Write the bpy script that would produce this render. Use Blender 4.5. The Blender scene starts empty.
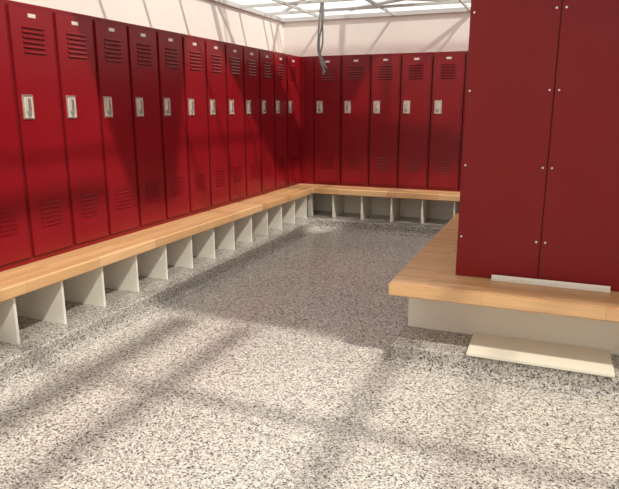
import bpy, bmesh, math
from mathutils import Vector, Matrix
D=bpy.data; S=bpy.context.scene; COL=S.collection
H=1.5
XL,YB=-3.58,7.77; XR,YF=3.6,-2.6; ZC=2.62
# ---------- materials
def mat(name,col,rough=.5,metal=0,spec=.5):
    m=D.materials.new(name); m.use_nodes=True
    b=m.node_tree.nodes['Principled BSDF']
    b.inputs['Base Color'].default_value=(*col,1); b.inputs['Roughness'].default_value=rough
    b.inputs['Metallic'].default_value=metal; b.inputs['Specular IOR Level'].default_value=spec
    return m,m.node_tree,b
def noisy(name,c1,c2,scale,rough,stretch=(1,1,1),bump=0,metal=0,spec=.5):
    m,t,b=mat(name,c1,rough,metal,spec)
    g=t.nodes.new('ShaderNodeNewGeometry'); mp=t.nodes.new('ShaderNodeMapping'); mp.inputs['Scale'].default_value=stretch
    n=t.nodes.new('ShaderNodeTexNoise'); n.inputs['Scale'].default_value=scale; n.inputs['Detail'].default_value=4
    r=t.nodes.new('ShaderNodeValToRGB'); r.color_ramp.elements[0].color=(*c1,1); r.color_ramp.elements[1].color=(*c2,1)
    r.color_ramp.elements[0].position=.3; r.color_ramp.elements[1].position=.7
    L=t.links.new; L(g.outputs['Position'],mp.inputs['Vector']); L(mp.outputs[0],n.inputs['Vector']); L(n.outputs['Fac'],r.inputs[0]); L(r.outputs[0],b.inputs['Base Color'])
    if bump:
        bp=t.nodes.new('ShaderNodeBump'); bp.inputs['Strength'].default_value=bump; bp.inputs['Distance'].default_value=.004
        L(n.outputs['Fac'],bp.inputs['Height']); L(bp.outputs[0],b.inputs['Normal'])
    return m
RED=noisy('red_enamel',(.225,.006,.011),(.25,.008,.014),3,.27,spec=.4)
RED2=noisy('red_enamel_panel',(.235,.012,.014),(.255,.014,.016),3,.4,spec=.3)
GAP_SHADE=mat('gap_shade',(.04,.002,.003),.7)[0]  # dark red that paints in the shade of door gaps, louver slots and seam
CHROME=mat('chrome',(.85,.83,.78),.25,.85)[0]
CUP=mat('latch_recess',(.70,.66,.58),.4,.2)[0]
PLATE=mat('number_plate',(.8,.76,.7),.35,.2)[0]
WHITE=noisy('white_melamine',(.86,.84,.75),(.89,.87,.79),2,.45)
PAINT=noisy('white_wall_paint',(.82,.79,.74),(.87,.84,.79),1.2,.7,bump=.02)
METW=mat('white_grid_metal',(.58,.59,.58),.4,.1)[0]
GREY=mat('grey_cable',(.28,.29,.30),.4,.2)[0]
CREAM=mat('cream_board',(.80,.77,.66),.45)[0]
STEEL=mat('rivet_steel',(.85,.83,.8),.25,.6)[0]
def terrazzo(name,gain=1.0,seams=False):
    m,t,b=mat(name,(.4,.4,.38),.24)
    L=t.links.new
    g=t.nodes.new('ShaderNodeNewGeometry')
    v=t.nodes.new('ShaderNodeTexVoronoi'); v.inputs['Scale'].default_value=135
    sp=t.nodes.new('ShaderNodeSeparateColor')
    r=t.nodes.new('ShaderNodeValToRGB'); cr=r.color_ramp; cr.interpolation='CONSTANT'
    cols=[(0,(.08,.077,.073)),(.10,(.26,.25,.23)),(.24,(.42,.40,.37)),(.48,(.56,.535,.485)),(.76,(.74,.715,.66))]
    cr.elements[0].position=0; cr.elements[0].color=(*cols[0][1],1)
    cr.elements[1].position=cols[1][0]; cr.elements[1].color=(*cols[1][1],1)
    for p,c in cols[2:]:
        e=cr.elements.new(p); e.color=(*c,1)
    n=t.nodes.new('ShaderNodeTexNoise'); n.inputs['Scale'].default_value=1.3; n.inputs['Detail'].default_value=3
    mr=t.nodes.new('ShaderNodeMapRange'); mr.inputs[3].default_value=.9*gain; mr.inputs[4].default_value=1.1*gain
    mx=t.nodes.new('ShaderNodeMix'); mx.data_type='RGBA'; mx.blend_type='MULTIPLY'; mx.inputs[0].default_value=1
    L(g.outputs['Position'],v.inputs['Vector']); L(v.outputs['Color'],sp.inputs[0]); L(sp.outputs[0],r.inputs[0])
    L(g.outputs['Position'],n.inputs['Vector']); L(n.outputs['Fac'],mr.inputs[0])
    L(r.outputs[0],mx.inputs[6]); L(mr.outputs[0],mx.inputs[7]); out=mx.outputs[2]
    if seams:
        br=t.nodes.new('ShaderNodeTexBrick'); br.offset=0; br.inputs['Scale'].default_value=1; br.inputs['Brick Width'].default_value=.92; br.inputs['Row Height'].default_value=.92
        br.inputs['Mortar Size'].default_value=.005; br.inputs['Color1'].default_value=(1,1,1,1); br.inputs['Color2'].default_value=(.96,.96,.96,1); br.inputs['Mortar'].default_value=(.8,.79,.77,1)
        m3=t.nodes.new('ShaderNodeMapping'); m3.inputs['Location'].default_value=(.2,.5,0)
        L(g.outputs['Position'],m3.inputs[0]); L(m3.outputs[0],br.inputs['Vector'])
        m4=t.nodes.new('ShaderNodeMix'); m4.data_type='RGBA'; m4.blend_type='MULTIPLY'; m4.inputs[0].default_value=1
        L(out,m4.inputs[6]); L(br.outputs['Color'],m4.inputs[7]); out=m4.outputs[2]
    L(out,b.inputs['Base Color'])
    return m
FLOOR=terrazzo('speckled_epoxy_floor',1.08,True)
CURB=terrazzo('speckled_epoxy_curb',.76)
def wood(name,alongx):
    m,t,b=mat(name,(.6,.35,.16),.34)
    L=t.links.new
    g=t.nodes.new('ShaderNodeNewGeometry')
    mp=t.nodes.new('ShaderNodeMapping')
    if not alongx: mp.inputs['Rotation'].default_value=(0,0,math.pi/2)
    br=t.nodes.new('ShaderNodeTexBrick'); br.inputs['Scale'].default_value=1; br.inputs['Brick Width'].default_value=.62; br.inputs['Row Height'].default_value=.044
    br.inputs['Mortar Size'].default_value=.001; br.inputs['Color1'].default_value=(.75,.48,.25,1); br.inputs['Color2'].default_value=(.60,.345,.16,1); br.inputs['Mortar'].default_value=(.42,.24,.11,1)
    m2=t.nodes.new('ShaderNodeMapping'); m2.inputs['Scale'].default_value=(2.5,40,40)
    n=t.nodes.new('ShaderNodeTexNoise'); n.inputs['Scale'].default_value=1.6; n.inputs['Detail'].default_value=5
    mr=t.nodes.new('ShaderNodeMapRange'); mr.inputs[3].default_value=.8; mr.inputs[4].default_value=1.18
    mx=t.nodes.new('ShaderNodeMix'); mx.data_type='RGBA'; mx.blend_type='MULTIPLY'; mx.inputs[0].default_value=1
    L(g.outputs['Position'],mp.inputs[0]); L(mp.outputs[0],br.inputs['Vector']); L(mp.outputs[0],m2.inputs[0]); L(m2.outputs[0],n.inputs['Vector'])
    L(n.outputs['Fac'],mr.inputs[0]); L(br.outputs['Color'],mx.inputs[6]); L(mr.outputs[0],mx.inputs[7]); L(mx.outputs[2],b.inputs['Base Color'])
    return m
WY=wood('maple_butcherblock_y',False); WX=wood('maple_butcherblock_x',True)
# ---------- builders
class MB:
    def __init__(s): s.bm=bmesh.new(); s.mats=[]
    def mi(s,m):
        if m not in s.mats: s.mats.append(m)
        return s.mats.index(m)
    def box(s,a,b,m,bev=0,rot=None):
        c=[(a[i]+b[i])/2 for i in range(3)]; d=[abs(b[i]-a[i]) for i in range(3)]
        M=Matrix.Translation(c)@(rot.to_4x4() if rot else Matrix.Identity(4))@Matrix.Diagonal((*d,1))
        r=bmesh.ops.create_cube(s.bm,size=1,matrix=M); vs=r['verts']
        fs={f for v in vs for f in v.link_faces}; k=s.mi(m)
        for f in fs: f.material_index=k
        if bev:
            es=list({e for v in vs for e in v.link_edges})
            r=bmesh.ops.bevel(s.bm,geom=es,offset=bev,segments=2,affect='EDGES')
            for f in r['faces']: f.material_index=k
    def cyl(s,p1,p2,r,m,seg=12):
        p1,p2=Vector(p1),Vector(p2); d=p2-p1
        M=Matrix.Translation((p1+p2)/2)@d.to_track_quat('Z','Y').to_matrix().to_4x4()
        q=bmesh.ops.create_cone(s.bm,cap_ends=True,segments=seg,radius1=r,radius2=r,depth=d.length,matrix=M)
        k=s.mi(m)
        for f in {f for v in q['verts'] for f in v.link_faces}: f.material_index=k
    def prism(s,pts,z0,z1,m):
        k=s.mi(m)
        a=[s.bm.verts.new((x,y,z0)) for x,y in pts]; b=[s.bm.verts.new((x,y,z1)) for x,y in pts]
        fs=[s.bm.faces.new(a),s.bm.faces.new(b)]
        for i in range(len(a)): j=(i+1)%len(a); fs.append(s.bm.faces.new((a[i],a[j],b[j],b[i])))
        for f in fs: f.material_index=k
        bmesh.ops.recalc_face_normals(s.bm,faces=fs)
    def obj(s,name,loc=(0,0,0),rz=0):
        me=D.meshes.new(name); s.bm.to_mesh(me); s.bm.free()
        for m in s.mats: me.materials.append(m)
        o=D.objects.new(name,me); COL.objects.link(o); o.location=loc; o.rotation_euler=(0,0,rz); return o
def sweepL(name,prof,m1,m2,closed=True):
    bm=bmesh.new(); rows=[]
    for o,z in prof:
        rows.append([bm.verts.new((XL+o,YF+.02,z)),bm.verts.new((XL+o,YB-o,z)),bm.verts.new((XR-.02,YB-o,z))])
    n=len(rows)
    for i in range(n if closed else n-1):
        a,b=rows[i],rows[(i+1)%n]
        for j in (0,1):
            f=bm.faces.new((a[j],a[j+1],b[j+1],b[j])); f.material_index=j
    if closed:
        bm.faces.new([r[0] for r in rows]); bm.faces.new([r[2] for r in rows]).material_index=1
    bmesh.ops.recalc_face_normals(bm,faces=bm.faces)
    me=D.meshes.new(name); bm.to_mesh(me); bm.free(); me.materials.append(m1); me.materials.append(m2)
    o=D.objects.new(name,me); COL.objects.link(o); return o
# ---------- room shell
def slab(name,a,b,m):
    q=MB(); q.box(a,b,m); return q.obj(name)
slab('floor',(XL-.1,YF-.1,-.1),(XR+.1,YB+.1,0),FLOOR)
slab('wall_left',(XL-.1,YF-.1,0),(XL,YB+.1,ZC),PAINT)
slab('wall_back',(XL,YB,0),(XR,YB+.1,ZC),PAINT)
slab('wall_right',(XR,YF-.1,0),(XR+.1,YB+.1,ZC),PAINT)
slab('wall_front',(XL,YF-.1,0),(XR,YF,ZC),PAINT)
# ---------- perimeter curb with cove
def arc(cx,cz,r,a0,a1,n=5):
    return [(cx+r*math.cos(math.radians(a0+(a1-a0)*i/n)),cz+r*math.sin(math.radians(a0+(a1-a0)*i/n))) for i in range(n+1)]
ct=.12
prof=[(.01,.001),(.01,ct)]+arc(.835,ct-.015,.015,90,0)+arc(.85+.05,.051,.05,180,270)
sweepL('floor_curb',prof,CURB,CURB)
e=.008
sweepL('wooden_bench',[(.01,.425),(.01,.5),(.76-e,.5),(.76,.5-e),(.76,.425+e),(.76-e,.425)],WY,WX)
cb=MB()
y=2.42-.372*12
while y<7.0:
    if y>YF+.1: cb.box((XL+.30,y-.009,ct+.001),(XL+.715,y+.009,.424),WHITE)
    y+=.372
x=-2.95+.38
while x<3.4:
    cb.box((x-.009,YB-.715,ct+.001),(x+.009,YB-.30,.424),WHITE)
    x+=.38
cb.box((XL+.28,YF+.05,ct+.001),(XL+.30,YB-.28,.424),WHITE)
cb.box((XL+.28,YB-.30,ct+.001),(XR-.05,YB-.28,.424),WHITE)
cb.box((XL+.66,YB-.72,ct+.001),(XL+.715,YB-.66,.424),WHITE)
cb.obj('shoe_cubbies')
# ---------- locker mesh
LW,LH,LD=.37,1.63,.43
def locker_mesh():
    q=MB()
    q.box((-LW/2+.0008,0,0),(LW/2-.0008,LD,LH),RED)
    q.box((-LW/2+.012,-.003,.035),(LW/2-.012,0.002,LH-.022),GAP_SHADE)
    q.box((-LW/2+.015,-.016,.04),(LW/2-.015,-.001,LH-.027),RED,.003)
    def louv(z0,n,dark):
        for i in range(n):
            z=z0+i*.03
            if dark: q.box((-.085,-.0165,z-.006),(.085,-.0155,z-.001),GAP_SHADE)
            q.box((-.087,-.024 if dark else -.021,z),(.087,-.015,z+.013),RED,.003,Matrix.Rotation(math.radians(-24 if dark else -16),3,'X'))
    louv(1.33,6,True); louv(.22,6,False)
    hx=-.10; hz=1.0
    w,h=.042,.077
    q.box((hx-w,-.0175,hz-h),(hx+w,-.0155,hz+h),CUP)
    for a,b in (((hx-w,hz-h),(hx-w+.009,hz+h)),((hx+w-.009,hz-h),(hx+w,hz+h)),((hx-w,hz-h),(hx+w,hz-h+.01)),((hx-w,hz+h-.01),(hx+w,hz+h))):
        q.box((a[0],-.024,a[1]),(b[0],-.0155,b[1]),CHROME,.002)
    q.box((hx-.018,-.034,hz-.03),(hx+.018,-.017,hz+.055),CHROME,.005)
    q.box((hx-.008,-.04,hz-.055),(hx+.008,-.017,hz-.02),GREY,.003)
    q.box((-.03,-.019,1.545),(.03,-.0155,1.568),PLATE,.001)
    for i in (-1,1): q.cyl((i*.023,-.0205,1.5565),(i*.023,-.0185,1.5565),.003,STEEL,8)
    me=q.obj('locker'); m=me.data; D.objects.remove(me); return m
LM=locker_mesh()
def locker(x,y,rz):
    o=D.objects.new('locker',LM); COL.objects.link(o); o.location=(x,y,.501); o.rotation_euler=(0,0,rz)
lx=XL+.444
for k in range(-14,12): 
    yy=2.82+.185+.37*k
    if yy-.2>YF: locker(lx,yy,math.pi/2)
by=YB-.444
xx=-2.945+.19
while xx+.2<XR: locker(xx,by,0); xx+=.378
f=MB(); f.box((XL+.02,2.82+.37*12+.002,.501),(lx,YB-.02,.5+LH),RED)
f.box((lx,by,.501),(-2.947,YB-.02,.5+LH),RED); 
f.box((lx-.0,by-.012,.53),(lx+.07,by-.001,.5+LH-.02),RED,.003); f.obj('locker_corner_filler')
# ---------- island
ix0,ix1,iy0,iy1=-.841,.765,3.257,5.80
q=MB(); q.box((ix0,iy0,.425),(ix1,iy1,.5),WX,.008); q.obj('wooden_bench')
bm=bmesh.new(); rings=[]
cx0,cx1,cy0,cy1=-.80,.73,3.29,5.76
for o,z in [(0,ct),(.01,ct-.004),(.015,ct-.015)]+[(.015+.05-p[0],p[1]) for p in [(.05*math.cos(math.radians(a)),.051-.05*math.sin(math.radians(a))) for a in (0,22,45,67,90)]]+[(.065,.001)]:
    rings.append([bm.verts.new(v) for v in ((cx0-o,cy0-o,z),(cx1+o,cy0-o,z),(cx1+o,cy1+o,z),(cx0-o,cy1+o,z))])
for a,b in zip(rings,rings[1:]):
    for j in range(4): bm.faces.new((a[j],a[(j+1)%4],b[(j+1)%4],b[j]))
bm.faces.new(rings[0]); bm.faces.new(rings[-1])
bmesh.ops.remove_doubles(bm,verts=bm.verts,dist=1e-5); bmesh.ops.recalc_face_normals(bm,faces=bm.faces)
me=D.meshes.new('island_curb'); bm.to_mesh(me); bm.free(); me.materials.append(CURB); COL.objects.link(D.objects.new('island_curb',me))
q=MB(); q.box((-.79,3.60,ct+.001),(.715,3.62,.424),WHITE); q.box((-.79,5.5,ct+.001),(.715,5.52,.424),WHITE)
q.box((-.05,3.62,ct+.001),(-.03,5.5,.424),WHITE)
for k in range(1,6):
    yy=3.6+k*.37
    if yy<5.49: q.box((-.79,yy-.009,ct+.001),(-.05,yy+.009,.424),WHITE); q.box((-.03,yy-.009,ct+.001),(.715,yy+.009,.424),WHITE)
q.obj('shoe_cubbies')
for k in range(5):
    locker(-.48,3.60+.185+.37*k,-math.pi/2); locker(.41,3.60+.185+.37*k,math.pi/2)
q=MB()
for a,b in ((-.504,-.038),(-.034,.434)):
    q.box((a,3.578,.501),(b,3.598,.5+LH),RED2,.003)
    for z in (2.01,1.59,1.17,.745):
        for xx in (a+.022,b-.022): q.cyl((xx,3.579,z),(xx,3.574,z),.006,STEEL,10)
q.box((-.04,3.59,.501),(-.03,3.599,.5+LH),GAP_SHADE)
q.obj('locker_end_panel')
q=MB(); q.box((-.29,3.528,.501),(.345,3.560,.520),WHITE,.003); q.box((-.29,3.555,.501),(.345,3.560,.532),WHITE,.001); q.obj('loose_trim_strip')
q=MB(); q.box((-.375,3.262,ct+.001),(.385,3.595,ct+.021),CREAM,.003); q.obj('loose_shelf_board')
# ---------- glazed roof frame; sun direction (towards the sun)
SX,SY,SZ=.75,-.44,1.0
ZR=ZC
def up(x,y,z): k=(ZR-z)/SZ; return (x+SX*k,y+SY*k)
q=MB()
q.box((XL-.1,YF-.1,ZR),(XL+.03,YB+.1,ZR+.05),METW); q.box((XL,YB-.03,ZR),(XR+.1,YB+.1,ZR+.05),METW)
q.box((XR-.03,YF-.1,ZR),(XR+.1,YB,ZR+.05),METW); q.box((XL,YF-.1,ZR),(XR,YF+.03,ZR+.05),METW)
x=XL+.62
while x<XR-.1: q.box((x-.011,YF if x<-1 or x>1.5 else 3.0,ZR),(x+.011,YB,ZR+.03),METW); x+=.93
y=YB-.62
while y>YF+.1:
    if y>4 or y<-1: q.box((XL,y-.012,ZR+.005),(XR,y+.012,ZR+.035),METW)
    y-=.62
def ybar(x,w,y0=YF,y1=YB): q.box((x-w/2,y0,ZR+.002),(x+w/2,y1,ZR+.05),METW)
def xbar(y,w,x0=XL,x1=XR): q.box((x0,y-w/2,ZR+.004),(x1,y+w/2,ZR+.055),METW)
ybar(1.17,.075); xbar(1.28,.06)  # unseen bars, placed for the shadow lanes they cast on floor and lockers
ybar(.10,.12,YF,2.3); ybar(-.40,.20,YF,2.3)
ybar(-1.80,.08,YF,2.8)
for (xa,ya),(xb,yb) in (((-3.5,6.0),(-1.0,7.7)),((-2.6,7.7),(0.2,6.0)),((-3.5,7.6),(-1.6,5.2))):
    q.cyl((xa,ya,ZR+.10),(xb,yb,ZR+.10),.022,METW,8)
q.obj('skylight_frame')
q=MB()  # opaque panels added out of view, outlines back-projected from the wanted shadows
q.prism([(-.75,2.35),(XR,2.25),(XR,5.7),(-.2,5.9),(-.75,5.2)],ZR+.14,ZR+.17,PAINT)  # added sheet that keeps the sun off the mid floor and island
W=lambda *pts:[up(lx,y,z) for y,z in pts]
q.prism(W((3.3,2.13),(4.8,2.13),(4.45,.5),(3.9,.5)),ZR+.18,ZR+.21,PAINT)
q.prism(W((5.0,2.13),(6.1,2.13),(7.35,.9),(7.35,.5),(6.6,.5)),ZR+.22,ZR+.25,PAINT)
Bk=lambda *pts:[up(x,by,z) for x,z in pts]
q.prism(Bk((-3.136,.5),(-3.136,2.13),(-1.95,2.13),(-2.55,1.1),(-1.0,.9),(-1.0,.5)),ZR+.26,ZR+.29,PAINT)
q.obj('shadow_panels')
q=MB()
for y in (7.2,5.8):
    q.cyl((XL,y,3.0),(XR,y,3.0),.022,METW,8); q.cyl((XL,y,3.5),(XR,y,3.5),.022,METW,8)
    x=XL; s=1
    while x<XR-.5:
        z0,z1=(3.0,3.5) if s>0 else (3.5,3.0)
        q.cyl((x,y,z0),(x+.5,y,z1),.014,METW,6); x+=.5; s=-s
q.obj('roof_truss')
# ---------- hanging cable
def curve(name,paths,r,m):
    c=D.curves.new(name,'CURVE'); c.dimensions='3D'; c.bevel_depth=r; c.bevel_resolution=2
    for pts in paths:
        s=c.splines.new('BEZIER'); s.bezier_points.add(len(pts)-1)
        for b,p in zip(s.bezier_points,pts): b.co=p; b.handle_left_type=b.handle_right_type='AUTO'
    c.materials.append(m); o=D.objects.new(name,c); COL.objects.link(o)
hx,hy=-2.53,6.53
curve('hanging_cable',[[(hx,hy,2.63),(hx,hy,2.5),(hx+.01,hy,2.2),(hx-.02,hy,2.05),(hx+.04,hy,1.88)],
 [(hx+.01,hy+.01,2.63),(hx+.02,hy,2.5),(hx-.03,hy,2.15),(hx+.03,hy,1.98),(hx+.06,hy,1.93)],
 [(hx-.01,hy,2.63),(hx-.04,hy,2.3),(hx-.04,hy,2.1),(hx+.02,hy,1.95),(hx+.02,hy,1.86)]],.010,GREY)
# ---------- lights
l=D.lights.new('sun','SUN'); l.energy=3.3; l.color=(1,.92,.8); l.angle=math.radians(2.6)
o=D.objects.new('sun',l); COL.objects.link(o); o.rotation_euler=Vector((SX,SY,SZ)).to_track_quat('Z','Y').to_euler(); o.location=(3,-2,6)
w=D.worlds.new('w'); S.world=w; w.use_nodes=True; w.node_tree.nodes['Background'].inputs[0].default_value=(1,.96,.9,1); w.node_tree.nodes['Background'].inputs[1].default_value=1.3
# ---------- camera
c=D.cameras.new('camera'); o=D.objects.new('camera',c); COL.objects.link(o); S.camera=o
c.sensor_width=36; c.lens=595/619*36; o.location=(0,0,H)
o.rotation_euler=(math.radians(90-13),0,math.radians(22.3)); c.clip_start=.05
S.view_settings.view_transform='Standard'
